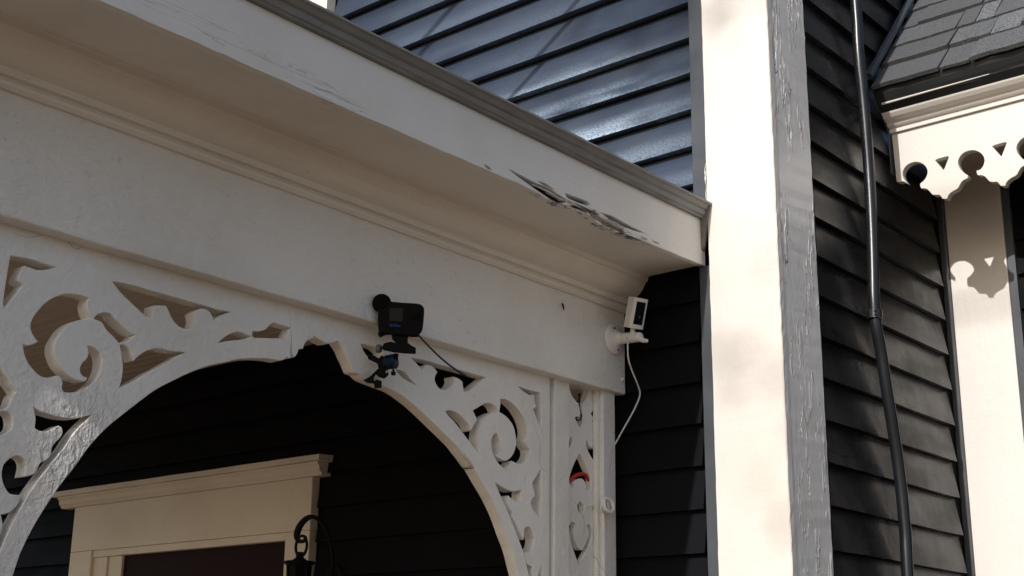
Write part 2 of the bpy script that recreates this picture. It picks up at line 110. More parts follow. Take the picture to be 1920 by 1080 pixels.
def white_paint(name, base, grain=(9, 9, 9), relief=1.0, rough=0.42, dirt=0.12, cracks=0.5, heavy=0.0, rot=False, lump=0.0):
    n = NT(name)
    big = n.noise((1.6, 1.6, 1.6), 5, 0.6)
    c = n.mix(n.ramp(big, 0.42, 0.72), base, tuple(v*(1-dirt) for v in (base[0], base[1]*0.985, base[2]*0.95)))
    sp = n.ramp(n.noise((70, 70, 70), 3, 0.5, (3, 1, 7)), 0.735, 0.77)
    c = n.mix(n.math('MULTIPLY', sp, 0.55), c, (0.25, 0.22, 0.19))
    if cracks:
        l1 = n.line(n.noise((1.5, 1.5, 1.5), 2.5, 0.5, (5, 2, 1)), 0.5, 0.0009)
        l2 = n.ramp(n.noise((2.2, 2.2, 2.2), 2, 0.5, (9, 4, 2)), 0.5, 0.62)
        crack = n.math('MULTIPLY', n.math('MULTIPLY', l1, l2), cracks)
        c = n.mix(crack, c, (0.26, 0.24, 0.21))
    sp2 = n.math('MULTIPLY', n.ramp(n.noise((58, 40, 58), 5, 0.6, (8, 8, 3)), 0.60, 0.67), n.ramp(n.noise((2.5, 2.5, 2.5), 3, 0.5, (2, 9, 9)), 0.45, 0.6))
    c = n.mix(n.math('MULTIPLY', sp2, 0.11*relief), c, (0.42, 0.38, 0.33))
    h1 = n.noise(tuple(g*7 for g in grain), 4, 0.6)
    nr = n.bump(h1, 0.35*relief, 0.006)
    h2 = n.noise((22, 22, 22), 5, 0.65, (1, 5, 3), 0.6)
    nr = n.bump(h2, 0.28*relief, 0.008, nr)
    nr = n.bump(sp2, -0.25*relief, 0.002, nr)
    if lump:
        y, z = n.sep()[1], n.sep()[2]       # old blistered paint low on the left leg of the arch
        d1 = n.math('MULTIPLY', n.math('ADD', y, 1.885), 1.0); d2 = n.math('SUBTRACT', z, 2.13)
        rr = n.math('SQRT', n.math('ADD', n.math('MULTIPLY', d1, d1), n.math('MULTIPLY', d2, d2)))
        hh = n.math('MULTIPLY', n.noise((55, 55, 34), 3, 0.6, (3, 3, 1), 0.6), n.ramp(rr, 0.07, 0.15, 1.0, 0.0))
        nr = n.bump(hh, lump, 0.03, nr)
    if heavy:
        b = n.noise((30, 30, 5), 3, 0.55, (4, 1, 2), 1.2)
        rd = n.ramp(n.math('ABSOLUTE', n.math('SUBTRACT', b, 0.5)), 0.008, 0.05, 1.0, 0.0)
        mk = n.ramp(n.noise((11, 11, 3.0), 3, 0.6, (1, 8, 3)), 0.50, 0.62)
        nr = n.bump(n.math('MULTIPLY', rd, mk), heavy, 0.014, nr)
        nr = n.bump(n.noise((45, 45, 10), 2, 0.5, (2, 2, 2), 0.8), heavy*0.12, 0.006, nr)
    if rot:      # weather checks running along the board, and old rot at its lower edge
        y, z = n.sep()[1], n.sep()[2]
        st = n.noise((20, 1.7, 75), 4, 0.6, (0, 3, 0), 0.4)
        ln = n.line(st, 0.5, 0.012)
        msk = n.math('MULTIPLY', n.ramp(n.noise((3, 1.2, 9), 3, 0.5, (0, 7, 2)), 0.55, 0.68), n.ramp(z, 2.93, 3.03, 1.0, 0.45))
        c = n.mix(n.math('MULTIPLY', n.math('MULTIPLY', ln, msk), 0.75), c, (0.11, 0.10, 0.09))
        cy = n.math('ABSOLUTE', n.math('SUBTRACT', n.math('ADD', y, n.math('MULTIPLY', n.math('SUBTRACT', z, 2.92), 1.5)), -0.56))
        zone = n.math('MULTIPLY', n.ramp(cy, 0.12, 0.33, 1.0, 0.0), n.ramp(z, 2.926, 2.950, 1.0, 0.0))
        st2 = n.ramp(n.noise((20, 7, 150), 5, 0.7, (0, 1, 4), 0.8), 0.50, 0.56)
        c = n.mix(n.math('MULTIPLY', zone, st2), c, (0.022, 0.019, 0.016))
        nr = n.bump(n.math('MULTIPLY', zone, st2), -0.8, 0.01, nr)
    return n.done(c, rough, nr)

WARM = (0.80, 0.782, 0.745)
M_white = white_paint('white_paint', WARM)
M_beam = white_paint('beam_white_paint', WARM, (12, 4.5, 12), 2.2, cracks=0.25, dirt=0.14)
M_crown = white_paint('crown_white_paint', (0.78, 0.745, 0.685), (9, 1.2, 9), 0.6, cracks=0.3, dirt=0.15)
M_fascia = white_paint('fascia_white_paint', WARM, (9, 1.2, 9), 0.7, cracks=0.3, rot=True)
M_fret = white_paint('fretwork_gloss_paint', WARM, (9, 9, 9), 1.7, rough=0.30, cracks=0.7, dirt=0.12, lump=0.55)
M_corner = white_paint('corner_front_paint', (0.725, 0.69, 0.655), (9, 9, 1.2), 0.5, cracks=0.0, dirt=0.06)
M_alligator = white_paint('wrinkled_side_paint', (0.80, 0.795, 0.785), (9, 9, 2), 0.3, rough=0.27, heavy=0.9, cracks=0.2)
M_trim = white_paint('trim_white_paint', (0.68, 0.648, 0.615), (9, 9, 9), 0.25, cracks=0.0, dirt=0.04)
M_door_trim = white_paint('door_trim_paint', (0.74, 0.68, 0.59), (9, 9, 9), 0.5, cracks=0.2, dirt=0.12)
M_ceiling = white_paint('ceiling_paint', (0.60, 0.53, 0.46), (2, 14, 14), 1.0, cracks=0.0, dirt=0.2)

def siding(name, reflect_streaks=False, base=(0.030, 0.032, 0.039), rough=0.40, spec=0.5):
    n = NT(name)
    c = n.mix(n.ramp(n.noise((2.3, 2.3, 2.3), 5), 0.4, 0.7), base, tuple(v*1.25 for v in base))
    h = n.noise((6, 6, 160), 4, 0.6)
    nr = n.bump(h, 0.12, 0.002)
    nr = n.bump(n.noise((5, 5, 3), 3, 0.5, (1, 2, 3)), 0.25, 0.02, nr)
    rg = n.ramp(n.noise((3, 3, 9), 4, 0.6, (4, 4, 4)), 0.35, 0.7, rough-0.06, rough+0.1)
    if reflect_streaks:  # bright reflected-light streaks painted into the colour of the upper boards
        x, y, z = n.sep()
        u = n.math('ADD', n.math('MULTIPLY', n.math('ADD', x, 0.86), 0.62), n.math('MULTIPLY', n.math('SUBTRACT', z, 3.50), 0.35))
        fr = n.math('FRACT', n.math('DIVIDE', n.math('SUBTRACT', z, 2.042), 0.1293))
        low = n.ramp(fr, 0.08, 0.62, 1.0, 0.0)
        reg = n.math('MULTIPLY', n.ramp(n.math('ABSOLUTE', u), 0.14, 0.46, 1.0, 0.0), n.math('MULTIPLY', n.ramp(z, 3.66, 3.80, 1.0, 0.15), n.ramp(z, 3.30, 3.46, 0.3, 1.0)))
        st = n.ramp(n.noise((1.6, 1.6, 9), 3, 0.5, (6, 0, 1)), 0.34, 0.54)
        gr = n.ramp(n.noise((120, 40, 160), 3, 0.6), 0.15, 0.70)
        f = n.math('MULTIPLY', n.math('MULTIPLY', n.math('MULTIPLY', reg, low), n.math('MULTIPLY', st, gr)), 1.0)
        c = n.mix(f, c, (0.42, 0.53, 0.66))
    c = n.mix(n.ramp(n.t.nodes.new('ShaderNodeObjectInfo').outputs['Random'], 0.0, 1.0, 0.0, 0.35), c, tuple(v*0.45 for v in base))
    return n.done(c, rg, nr, spec)
M_siding = siding('dark_siding_paint', base=(0.007, 0.0075, 0.0095), rough=0.5, spec=0.05)  # darker copy of the siding paint, porch shade put into its tone
M_siding_side = siding('side_siding_paint', base=(0.0105, 0.0112, 0.0138), rough=0.32, spec=0.26)  # same siding paint, darkened for the shaded side wall
M_siding_upper = siding('sunlit_streaked_siding_paint', True, base=(0.036, 0.048, 0.074), rough=0.30, spec=0.65)  # lighter copy: sunlit tone and reflection streaks put into the colour
M_darktrim = siding('dark_trim_paint', base=(0.06, 0.068, 0.08))

def simple(name, col, rough=0.5, metal=0.0, spec=0.5, var=0.15, nscale=30, bump=0.1):
    n = NT(name)
    c = n.mix(n.ramp(n.noise((nscale,)*3, 4), 0.35, 0.7), col, tuple(v*(1-var) for v in col))
    nr = n.bump(n.noise((nscale*4,)*3, 3), bump, 0.002)
    return n.done(c, rough, nr, spec, metal)
M_black = simple('black_plastic', (0.004, 0.004, 0.0045), 0.6, spec=0.12)
M_foam = simple('black_foam', (0.006, 0.006, 0.006), 0.95, spec=0.1, bump=0.8, nscale=120)
M_lcd = simple('grey_screen', (0.024, 0.024, 0.025), 0.5, spec=0.2)
M_blueprint = simple('blue_print', (0.01, 0.10, 0.42), 0.5)
M_blue = simple('blue_anodised', (0.006, 0.028, 0.062), 0.35, 0.6)
M_bluering = simple('bright_blue_ring', (0.008, 0.10, 0.21), 0.35, 0.4)
M_knob = simple('grey_knob', (0.11, 0.11, 0.12), 0.5)
M_steel = simple('steel', (0.5, 0.5, 0.5), 0.3, 1.0)
M_plastic = simple('white_plastic', (0.80, 0.79, 0.78), 0.4, var=0.04)
M_glassblack = simple('black_glass', (0.003, 0.003, 0.0035), 0.5, spec=0.1)
M_lensblue = simple('blue_lens', (0.02, 0.02, 0.10), 0.1)
M_wire_white = simple('white_cable', (0.70, 0.70, 0.70), 0.5)
M_wire_black = simple('black_cable', (0.012, 0.012, 0.012), 0.5)
M_red = simple('red_strap', (0.45, 0.025, 0.015), 0.5)
M_iron = simple('black_iron', (0.006, 0.006, 0.006), 0.7, spec=0.2)
M_pipe = simple('dark_pipe_paint', (0.011, 0.013, 0.017), 0.30, 0.0, spec=0.5, var=0.3, nscale=14)
M_gutter = simple('dark_gutter_metal', (0.026, 0.028, 0.031), 0.32, 0.0, nscale=6)
M_drip = simple('grey_metal_edging', (0.225, 0.222, 0.212), 0.5, 0.0, nscale=12)
M_door = simple('dark_red_door', (0.016, 0.004, 0.004), 0.6, spec=0.15)
M_floor = simple('porch_floor_paint', (0.13, 0.09, 0.06), 0.5, nscale=5)
M_core = simple('dark_sheathing', (0.008, 0.008, 0.008), 0.95, spec=0.1)
M_rotten = simple('rotten_wood', (0.014, 0.011, 0.009), 0.9, nscale=90, bump=0.6)
M_glass = simple('window_glass', (0.22, 0.30, 0.28), 0.1)
n = NT('ground_soil_and_paving')
M_ground = n.done(n.mix(n.ramp(n.noise((0.6,)*3, 6), 0.4, 0.65), (0.148, 0.090, 0.047), (0.112, 0.068, 0.037)), 0.9, n.bump(n.noise((30,)*3, 5), 0.4, 0.02))
n = NT('asphalt_shingle')
oi = n.t.nodes.new('ShaderNodeObjectInfo').outputs['Random']
g1 = n.noise((150,)*3, 4, 0.75); g2 = n.noise((9,)*3, 4)
cs = n.mix(n.ramp(g1, 0.35, 0.68), (0.05, 0.055, 0.062), (0.25, 0.265, 0.28))
cs = n.mix(n.math('MULTIPLY', n.ramp(oi, 0.0, 1.0, 0.0, 1.0), 0.8), cs, (0.07, 0.073, 0.08))
cs = n.mix(n.ramp(g2, 0.55, 0.75, 0.0, 0.35), cs, (0.10, 0.10, 0.10))
M_shingle = n.done(cs, 0.9, n.bump(g1, 0.6, 0.004), 0.3)

# ------------------------------------------------------------------ mesh helpers
def link_mesh(name, me, mat, root=None, bevel=0.0, smooth=False):
    o = bpy.data.objects.new(name, me); COL.objects.link(o)
    if mat is not None and not me.materials: me.materials.append(mat)
    if smooth:
        for p in me.polygons: p.use_smooth = True
    if bevel:
        b = o.modifiers.new('edge', 'BEVEL'); b.width = bevel; b.segments = 2; b.limit_method = 'ANGLE'
    if root is not None:
        o.parent = root
        q = root; off = Vector((0, 0, 0))
        if not root.get('local'):
            while q is not None: off += q.location; q = q.parent
        o.location = -off
    return o
class MB:
    def __init__(s): s.v = []; s.f = []
    def add(s, vs, fs):
        k = len(s.v); s.v += [tuple(v) for v in vs]; s.f += [tuple(i+k for i in f) for f in fs]
    def box(s, a, b):
        x0, y0, z0 = a; x1, y1, z1 = b
        s.add([(x0, y0, z0), (x1, y0, z0), (x1, y1, z0), (x0, y1, z0), (x0, y0, z1), (x1, y0, z1), (x1, y1, z1), (x0, y1, z1)],
              [(0, 3, 2, 1), (4, 5, 6, 7), (0, 1, 5, 4), (1, 2, 6, 5), (2, 3, 7, 6), (3, 0, 4, 7)])
    def prism(s, prof, axis, a, b, n=1, wob=None):   # profile in the two other axes, swept along axis
        m = len(prof); vs = []
        for i in range(n+1):
            t = a+(b-a)*i/n
            for j, (p, q) in enumerate(prof):
                dp, dq = wob(i, j) if wob else (0, 0)
                p2, q2 = p+dp, q+dq
                vs.append({'x': (t, p2, q2), 'y': (p2, t, q2), 'z': (p2, q2, t)}[axis])
        fs = []
        for i in range(n):
            for j in range(m):
                k = (j+1) % m; fs.append((i*m+j, i*m+k, (i+1)*m+k, (i+1)*m+j))
        fs.append(tuple(range(m))[::-1]); fs.append(tuple(n*m+j for j in range(m)))
        s.add(vs, fs)
    def lathe(s, prof, axis_o, ax, ux, n=24):        # prof: (radius, height) along unit ax from axis_o
        ax = Vector(ax).normalized(); u = Vector(ux); u = (u-ax*u.dot(ax)).normalized(); w_ = ax.cross(u); o = Vector(axis_o)
        vs = []; m = len(prof)
        for (r, h) in prof:
            for i in range(n):
                a = 2*math.pi*i/n; vs.append(o+ax*h+(u*math.cos(a)+w_*math.sin(a))*r)
        fs = []
        for j in range(m-1):
            for i in range(n):
                k = (i+1) % n; fs.append((j*n+i, j*n+k, (j+1)*n+k, (j+1)*n+i))
        fs.append(tuple(range(n))[::-1]); fs.append(tuple((m-1)*n+i for i in range(n)))
        s.add(vs, fs)
    def tube(s, pts, r, n=8, smooth=3, closed=False):
        P = [Vector(p) for p in pts]; rs = r if isinstance(r, (list, tuple)) else [r]*len(P)
        Q = []; RR = []
        m = len(P)
        for i in range(m if closed else m-1):
            p0 = P[(i-1) % m] if closed or i > 0 else P[0]; p1 = P[i]; p2 = P[(i+1) % m]
            p3 = P[(i+2) % m] if closed or i+2 < m else P[-1]
            for k in range(smooth):
                t = k/smooth
                Q.append(0.5*((2*p1)+(p2-p0)*t+(2*p0-5*p1+4*p2-p3)*t*t+(3*p1-p0-3*p2+p3)*t**3)); RR.append(rs[i]+(rs[(i+1) % m]-rs[i])*t)
        if not closed: Q.append(P[-1]); RR.append(rs[-1])
        vs = []; up = Vector((0.31, 0.2, 0.93)); L = len(Q)
        for i, q in enumerate(Q):
            a = Q[(i+1) % L] if closed or i+1 < L else q; b = Q[i-1] if closed or i > 0 else q
            t = (a-b).normalized(); u = (up-t*up.dot(t))
            if u.length < 1e-3: u = Vector((1, 0, 0))-t*t.x
            u.normalize(); w_ = t.cross(u); up = u
            for k in range(n):
                an = 2*math.pi*k/n; vs.append(q+(u*math.cos(an)+w_*math.sin(an))*RR[i])
        fs = []
        for i in range(L if closed else L-1):
            j = (i+1) % L
            for k in range(n):
                l = (k+1) % n; fs.append((i*n+k, i*n+l, j*n+l, j*n+k))
        if not closed: fs.append(tuple(range(n))[::-1]); fs.append(tuple((L-1)*n+k for k in range(n)))
        s.add(vs, fs)
    def mesh(s, name):
        me = bpy.data.meshes.new(name); me.from_pydata(s.v, [], s.f)
        bm = bmesh.new(); bm.from_mesh(me); bmesh.ops.recalc_face_normals(bm, faces=bm.faces); bm.to_mesh(me); bm.free()
        return me
    def obj(s, name, mat, root=None, bevel=0.0, smooth=False):
        return link_mesh(name, s.mesh(name), mat, root, bevel, smooth)
def box(name, a, b, mat, root=None, bevel=0.0):
    m = MB(); m.box(a, b); return m.obj(name, mat, root, bevel)
def smooth_loop(pts, k=4, corner=50):
    P = [Vector((p[0], p[1], 0)) for p in pts]; n = len(P); out = []
    def is_c(i):
        a = P[i]-P[i-1]; b = P[(i+1) % n]-P[i]
        return a.length < 1e-6 or b.length < 1e-6 or math.degrees(a.angle(b)) > corner
    C_ = [is_c(i) for i in range(n)]
    for i in range(n):
        p1, p2 = P[i], P[(i+1) % n]
        t1 = (p2-p1) if C_[i] else (P[(i+1) % n]-P[i-1])*0.5
        t2 = (p2-p1) if C_[(i+1) % n] else (P[(i+2) % n]-P[i])*0.5
        L = (p2-p1).length
        for t_ in (t1, t2):
            if t_.length > 1.4*L: t_.length = 1.4*L
        for j in range(k):
            t = j/k
            out.append((2*t**3-3*t*t+1)*p1+(t**3-2*t*t+t)*t1+(-2*t**3+3*t*t)*p2+(t**3-t*t)*t2)
    return [(p.x, p.y) for p in out]
def board(name, outer, holes, axis, face, thick, mat, root=None, bev=0.0015, flip=1):
    """a board cut to an outline with openings; its outer face lies at `face` on the axis"""
    cu = bpy.data.curves.new(name, 'CURVE'); cu.dimensions = '2D'; cu.fill_mode = 'BOTH'
    for loop in [outer]+holes:
        sp = cu.splines.new('POLY'); sp.points.add(len(loop)-1); sp.use_cyclic_u = True
        for p, q in zip(sp.points, loop): p.co = (q[0], q[1], 0, 1)
    cu.extrude = thick/2-bev; cu.bevel_depth = bev; cu.bevel_resolution = 1; cu.offset = -bev
    t = bpy.data.objects.new(name, cu); COL.objects.link(t)
    dg = bpy.context.evaluated_depsgraph_get(); dg.update()
    me = bpy.data.meshes.new_from_object(t.evaluated_get(dg))
    bpy.data.objects.remove(t); bpy.data.curves.remove(cu)
    for v in me.vertices:
        u_, v_, w_ = v.co
        if axis == 'x': v.co = (face-thick/2+w_, u_, v_)
        else: v.co = (u_, face+thick/2-w_, v_)
    me.materials.clear()
    return link_mesh(name, me, mat, root)
def thing(name, label, cat, loc=(0, 0, 0), group=None):
    o = bpy.data.objects.new(name, None); COL.objects.link(o); o.location = loc; o.empty_display_size = 0.1
    o['label'] = label; o['category'] = cat
    if group: o['group'] = group
    return o
def tag(o, label, cat, group=None):
    o['label'] = label; o['category'] = cat
    if group: o['group'] = group
    return o
def copy_part(src, root, loc):
    c = src.copy(); COL.objects.link(c); c.parent = root; c.location = loc; return c

# ------------------------------------------------------------------ ground
m = MB(); m.box((-60, -60, -0.4), (60, 60, 0.0)); o = m.obj('ground', M_ground); o['kind'] = 'structure'

# ------------------------------------------------------------------ house
house = thing('house', 'dark clapboard house with wide white corner board', 'house', (0, 0, 0))
box('wall', (-5.6, 0.047, 0.0), (-0.032, 6.0, 5.5), M_core, house)
ROW1, Z1 = 0.1293, 2.042
ROW2, Z2 = 0.1307, 2.058
def clap_mesh(L, row, n, butt=0.0215):
    m = MB(); ph = random.random()*6; am = 0.0012
    ws = [(random.uniform(-1, 1)*am, random.uniform(-1, 1)*am) for _ in range(n+1)]
    def wob(i, j):
        return (ws[i][0], ws[i][1]) if j in (0, 1) else (0, 0)
    m.prism([(0.0, 0.0), (butt+.006, 0.0), (butt+0.0075, row+0.012), (butt+.002, row+0.012)], 'x', 0, L, n, wob)
    return m.mesh('clapboard')
def variants(L, row, n, k=3, butt=0.0215): return [clap_mesh(L, row, n, butt) for _ in range(k)]
def put_clap(me, mat, x, y, z, rot=0):
    if not me.materials: me.materials.append(mat)
    o = bpy.data.objects.new('clapboard', me); COL.objects.link(o); o.parent = house; o.location = (x, y, z); o.rotation_euler = (0, 0, rot)
    return o
YF = 0.016
right_full = variants(5.2, ROW1, 16); right_short = variants(1.715, ROW1, 8); left_short = variants(1.83, ROW1, 8)
upper = variants(1.785, ROW1, 10, 4, 0.034); upper_left = variants(2.0, ROW1, 6)
k0 = -int(Z1/ROW1)
for k in range(k0, 26):
    z = Z1+ROW1*k
    if z > 5.3: break
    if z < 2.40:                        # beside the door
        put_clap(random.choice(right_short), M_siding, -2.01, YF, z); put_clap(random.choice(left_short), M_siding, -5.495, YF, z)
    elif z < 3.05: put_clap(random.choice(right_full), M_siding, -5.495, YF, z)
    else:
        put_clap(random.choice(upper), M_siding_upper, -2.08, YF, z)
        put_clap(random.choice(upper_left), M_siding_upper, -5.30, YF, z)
side = variants(0.985, ROW2, 8, 5)+variants(0.993, ROW2, 8, 3)
for k in range(-15, 26):
    z = Z2+ROW2*k
    if z > 5.3: break
    put_clap(random.choice(side), M_siding_side, -0.011, 0.272, z, math.pi/2)
# corner board: two boards meeting at the edge
m = MB(); m.prism([(-0.239, 0.0), (-0.003, 0.0), (0.0, 0.003), (0.0, 0.024), (-0.239, 0.024)], 'z', 0.0, 5.5, 200, lambda i, j: (random.uniform(-.0008, .0008), 0) if j in (0, 4) else (random.uniform(-.0012, .0008), random.uniform(-.0004, .0004)) if j in (1, 2) else (0, 0)); m.obj('corner_board', M_corner, house)
m = MB(); m.prism([(-0.026, 0.0245), (-0.0016, 0.0245), (-0.001, 0.028), (-0.001, 0.247), (-0.004, 0.251), (-0.026, 0.251)], 'z', 0.0, 5.5, 200, lambda i, j: (random.uniform(-.0005, .0005), 0) if j in (1, 2) else (random.uniform(-.0008, .0004), random.uniform(-.0012, .0012)) if j in (3, 4) else (0, 0)); o = m.obj('corner_board', M_alligator, house)
o['label'] = 'grey looking side board with wrinkled peeling paint'
box('channel_strip', (-0.296, 0.008, 3.0), (-0.2395, 0.03, 5.5), M_darktrim, house, 0.002)
box('channel_strip', (-0.281, 0.008, 0.0), (-0.2395, 0.03, 2.92), M_darktrim, house, 0.002)
box('channel_strip', (-0.026, 0.2515, 0.0), (-0.010, 0.272, 5.5), M_siding, house, 0.002)
# curls of loose caulk along the corner board
m = MB()
for k in range(3):
    z = 3.12+k*0.045+random.uniform(-0.02, 0.02); h = random.uniform(0.03, 0.07)
    m.tube([(-0.2405, -0.0005, z), (-0.2425-random.random()*0.003, -0.001, z+h*0.5), (-0.2405, -0.0005, z+h)], [.0006, random.uniform(0.0012, 0.002), .0006], 6, 3)
m.obj('loose_caulk', M_trim, house)
# upper window
win = box('window', (-2.325, -0.012, 4.30), (-2.088, 0.04, 5.4), M_trim, house, 0.003); win['label'] = 'white window casing above the porch roof'
box('pane', (-3.3, 0.03, 4.30), (-2.327, 0.045, 5.4), M_glass, win)
box('sill', (-3.3, -0.03, 4.25), (-2.09, 0.04, 4.298), M_trim, win)
# front door
D = G['door']
door = box('front_door', (-3.32, 0.036, 0.2), (-2.10, 0.046, 2.2), M_door, house); door['label'] = 'dark red front door under a white header'
m = MB(); m.prism([(0.036, 2.418), (-0.008, 2.418), (-0.012, 2.426), (-0.022, 2.436), (-0.024, 2.452), (-0.034, 2.462), (-0.034, 2.468), (0.036, 2.468)], 'x', -3.735, -1.965, 1)
m.prism([(0.036, 2.469), (-0.046, 2.469), (-0.046, 2.492), (0.036, 2.496)], 'x', -3.765, -1.945, 12, lambda i, j: (random.uniform(-.002, .002), random.uniform(-.001, .001)) if j in (1, 2) else (0, 0))
m.obj('header_cap', M_door_trim, door)
box('header_board', (-3.63, -0.004, 2.216), (-2.022, 0.036, 2.4175), M_door_trim, door, 0.003)
box('casing', (-3.63, -0.004, 0.2), (-3.462, 0.036, 2.2155), M_door_trim, door, 0.003)
box('casing', (-2.16, -0.004, 0.2), (-2.022, 0.036, 2.2155), M_door_trim, door, 0.003)
m = MB(); m.box((-3.4615, 0.004, 2.186), (-2.1605, 0.036, 2.2155)); m.box((-3.4615, 0.012, 0.2), (-3.36, 0.036, 2.1855)); m.box((-3.3595, 0.022, 0.2), (-3.262, 0.036, 2.1855))
m.obj('jamb', M_door_trim, door, 0.002)

# ------------------------------------------------------------------ porch
porch = thing('porch', 'white porch with fretwork arch and weathered fascia', 'porch', (-0.6, -1.5, 0.0))
XB = -0.615; YE = 0.0135
def wobble(a): return lambda i, j: (random.uniform(-a, a), random.uniform(-a, a))
m = MB(); m.prism([(-0.572, 2.5525), (-0.572, 2.87), (-0.76, 2.87), (-0.76, 2.5525)], 'y', -2.84, YE, 24, lambda i, j: (random.uniform(-.0012, .0012), random.uniform(-.0012, .0012)))
m.obj('beam', M_beam, porch, 0.004)
box('beam', (-5.3, -2.84, 2.5525), (-0.7605, -2.65, 2.87), M_beam, porch, 0.004)
crown = [(-0.573, 2.818), (-0.563, 2.818), (-0.556, 2.824), (-0.555, 2.832), (-0.562, 2.838), (-0.562, 2.842), (-0.551, 2.844), (-0.546, 2.852),
         (-0.546, 2.858), (-0.536, 2.861), (-0.524, 2.866), (-0.511, 2.875), (-0.500, 2.886), (-0.492, 2.899), (-0.487, 2.909), (-0.479, 2.911), (-0.477, 2.924), (-0.470, 2.9275), (-0.573, 2.9275)]
m = MB(); m.prism(crown, 'y', -2.8395, YE, 20); m.obj('crown_molding', M_crown, porch)
m = MB(); m.prism([(-2.84-(a_+.573), b_) for a_, b_ in crown], 'x', -5.3, -0.473, 1); m.obj('crown_molding', M_crown, porch)
box('soffit', (-0.60, -3.13, 2.928), (-0.284, YE, 2.945), M_crown, porch)
box('soffit', (-5.3, -3.13, 2.928), (-0.6005, -2.80, 2.945), M_crown, porch)
# fascia with its rotted lower edge
lo = [(-3.15, 2.921)]
y = -3.1
while y < -1.0:
    lo.append((y, 2.9212+random.uniform(-.0016, .0012))); y += random.uniform(.02, .07)
lo += [tuple(p) for p in G['fb']]
y = -0.36
while y < -0.01:
    lo.append((y, 2.912+(y+.38)/.38*.009+random.uniform(-.0012, .0008))); y += random.uniform(.02, .05)
outer = lo+[(YE, 2.921), (YE, 3.069), (-3.15, 3.069)]
fas = board('fascia', outer, [smooth_loop(c, 2, 40) for c in G['cr']], 'x', -0.261, 0.022, M_fascia, porch, 0.0012)
fas['label'] = 'white fascia board with split rotten lower edge'
m = MB(); m.prism([(-0.3, 2.946), (-0.2835, 2.9275), (-0.2835, 3.06), (-0.3, 3.06)], 'y', -1.3, -0.1, 1); m.obj('rotten_wood', M_rotten, fas)
m = MB()
for (ya, za, yb, zb, t) in ((-.72, 2.933, -.60, 2.925, .003), (-.66, 2.939, -.52, 2.928, .0025), (-.58, 2.932, -.45, 2.921, .003), (-.52, 2.934, -.40, 2.923, .0022), (-.84, 2.937, -.70, 2.9285, .002)):
    m.tube([(-.262, ya, za), (-.2585, (ya+yb)/2, (za+zb)/2+.002), (-.262, yb, zb)], [t*.4, t, t*.3], 5, 3)
m.obj('splinter', M_fascia, fas)
m = MB()
for k in range(24):
    y_ = random.gauss(-.57, .13); z_ = 2.9215+random.random()*.012-max(0, .0035-abs(y_+.6)*.01)
    L_ = random.uniform(.006, .018); h_ = random.uniform(.002, .006); c_ = random.uniform(.002, .008)
    m.add([(-.2608, y_-L_, z_), (-.2608, y_+L_, z_-L_*.15), (-.2608+c_, y_+L_*.7, z_-h_), (-.2608+c_*.8, y_-L_*.6, z_-h_*.8), (-.2612, y_-L_, z_+.001), (-.2612, y_+L_, z_-L_*.15+.001), (-.2618+c_, y_+L_*.7, z_-h_), (-.2618+c_*.8, y_-L_*.6, z_-h_*.8)],
          [(0, 1, 2, 3), (7, 6, 5, 4), (0, 3, 7, 4), (1, 5, 6, 2), (3, 2, 6, 7)])
o = m.obj('paint_flakes', M_fascia, fas); o['kind'] = 'stuff'
box('fascia', (-5.3, -3.172, 2.921), (-0.2835, -3.1505, 3.069), M_fascia, porch)
edge = [(-0.283, 3.0695), (-0.249, 3.0695), (-0.249, 3.074), (-0.243, 3.078), (-0.240, 3.089), (-0.2405, 3.0925), (-0.234, 3.096), (-0.228, 3.107), (-0.222, 3.110), (-0.222, 3.116), (-0.283, 3.116)]
m = MB(); m.prism(edge, 'y', -3.19, YE-.003, 40, lambda i, j: (random.uniform(-.0008, .0008), random.uniform(-.0008, .0008)))
m.obj('roof_edging', M_drip, porch)
box('roof', (-5.3, -3.19, 3.06), (-0.2835, YE, 3.115), M_gutter, porch)
# debris on the roof edge, dripped caulk at the end
m = MB(); m.lathe([(0.0, 0), (.005, .003), (.004, .007), (.0, .008)], (-.232, -1.118, 3.115), (0, 0, 1), (1, 0, 0), 8)
for k in range(30):
    yy = random.uniform(-2.2, 0); m.lathe([(0.0, 0), (random.uniform(.001, .003), .001), (0, .002)], (-.226, yy, 3.115), (0, 0, 1), (1, 0, 0), 6)
m.obj('leaf_litter', M_rotten, porch)['kind'] = 'stuff'
m = MB(); m.prism([(-.2605, 2.965), (-.254, 2.98), (-.247, 3.02), (-.240, 3.045), (-.233, 3.085), (-.224, 3.108), (-.232, 3.118), (-.246, 3.121), (-.2605, 3.10)], 'y', -.0095, YE-.006, 2, lambda i, j: (random.uniform(-.0025, .0025), random.uniform(-.004, .004)))
m.obj('torn_flashing', simple('grey_sealant', (.2, .18, .16), .7), porch, 0.002)
# ceiling boards
cb = box('ceiling', (-5.3, -2.64, 2.946), (-0.765, YE, 2.96), M_core, porch)
m = MB(); m.prism([(0, 0), (0.003, -0.006), (0.050, -0.006), (0.053, 0)], 'x', -5.3, -0.765, 1); cbm = m.mesh('ceiling_board'); cbm.materials.append(M_ceiling)
for k in range(49):
    o = bpy.data.objects.new('ceiling_board', cbm); COL.objects.link(o); o.parent = cb
    o.location = (-porch.location.x+0, -2.64+k*0.0537-porch.location.y, 2.9458); o.location = (0, -2.64+k*0.0537, 2.9458)
box('floor', (-5.3, -2.84, 0.0), (-0.55, YE, 0.2), M_floor, porch)
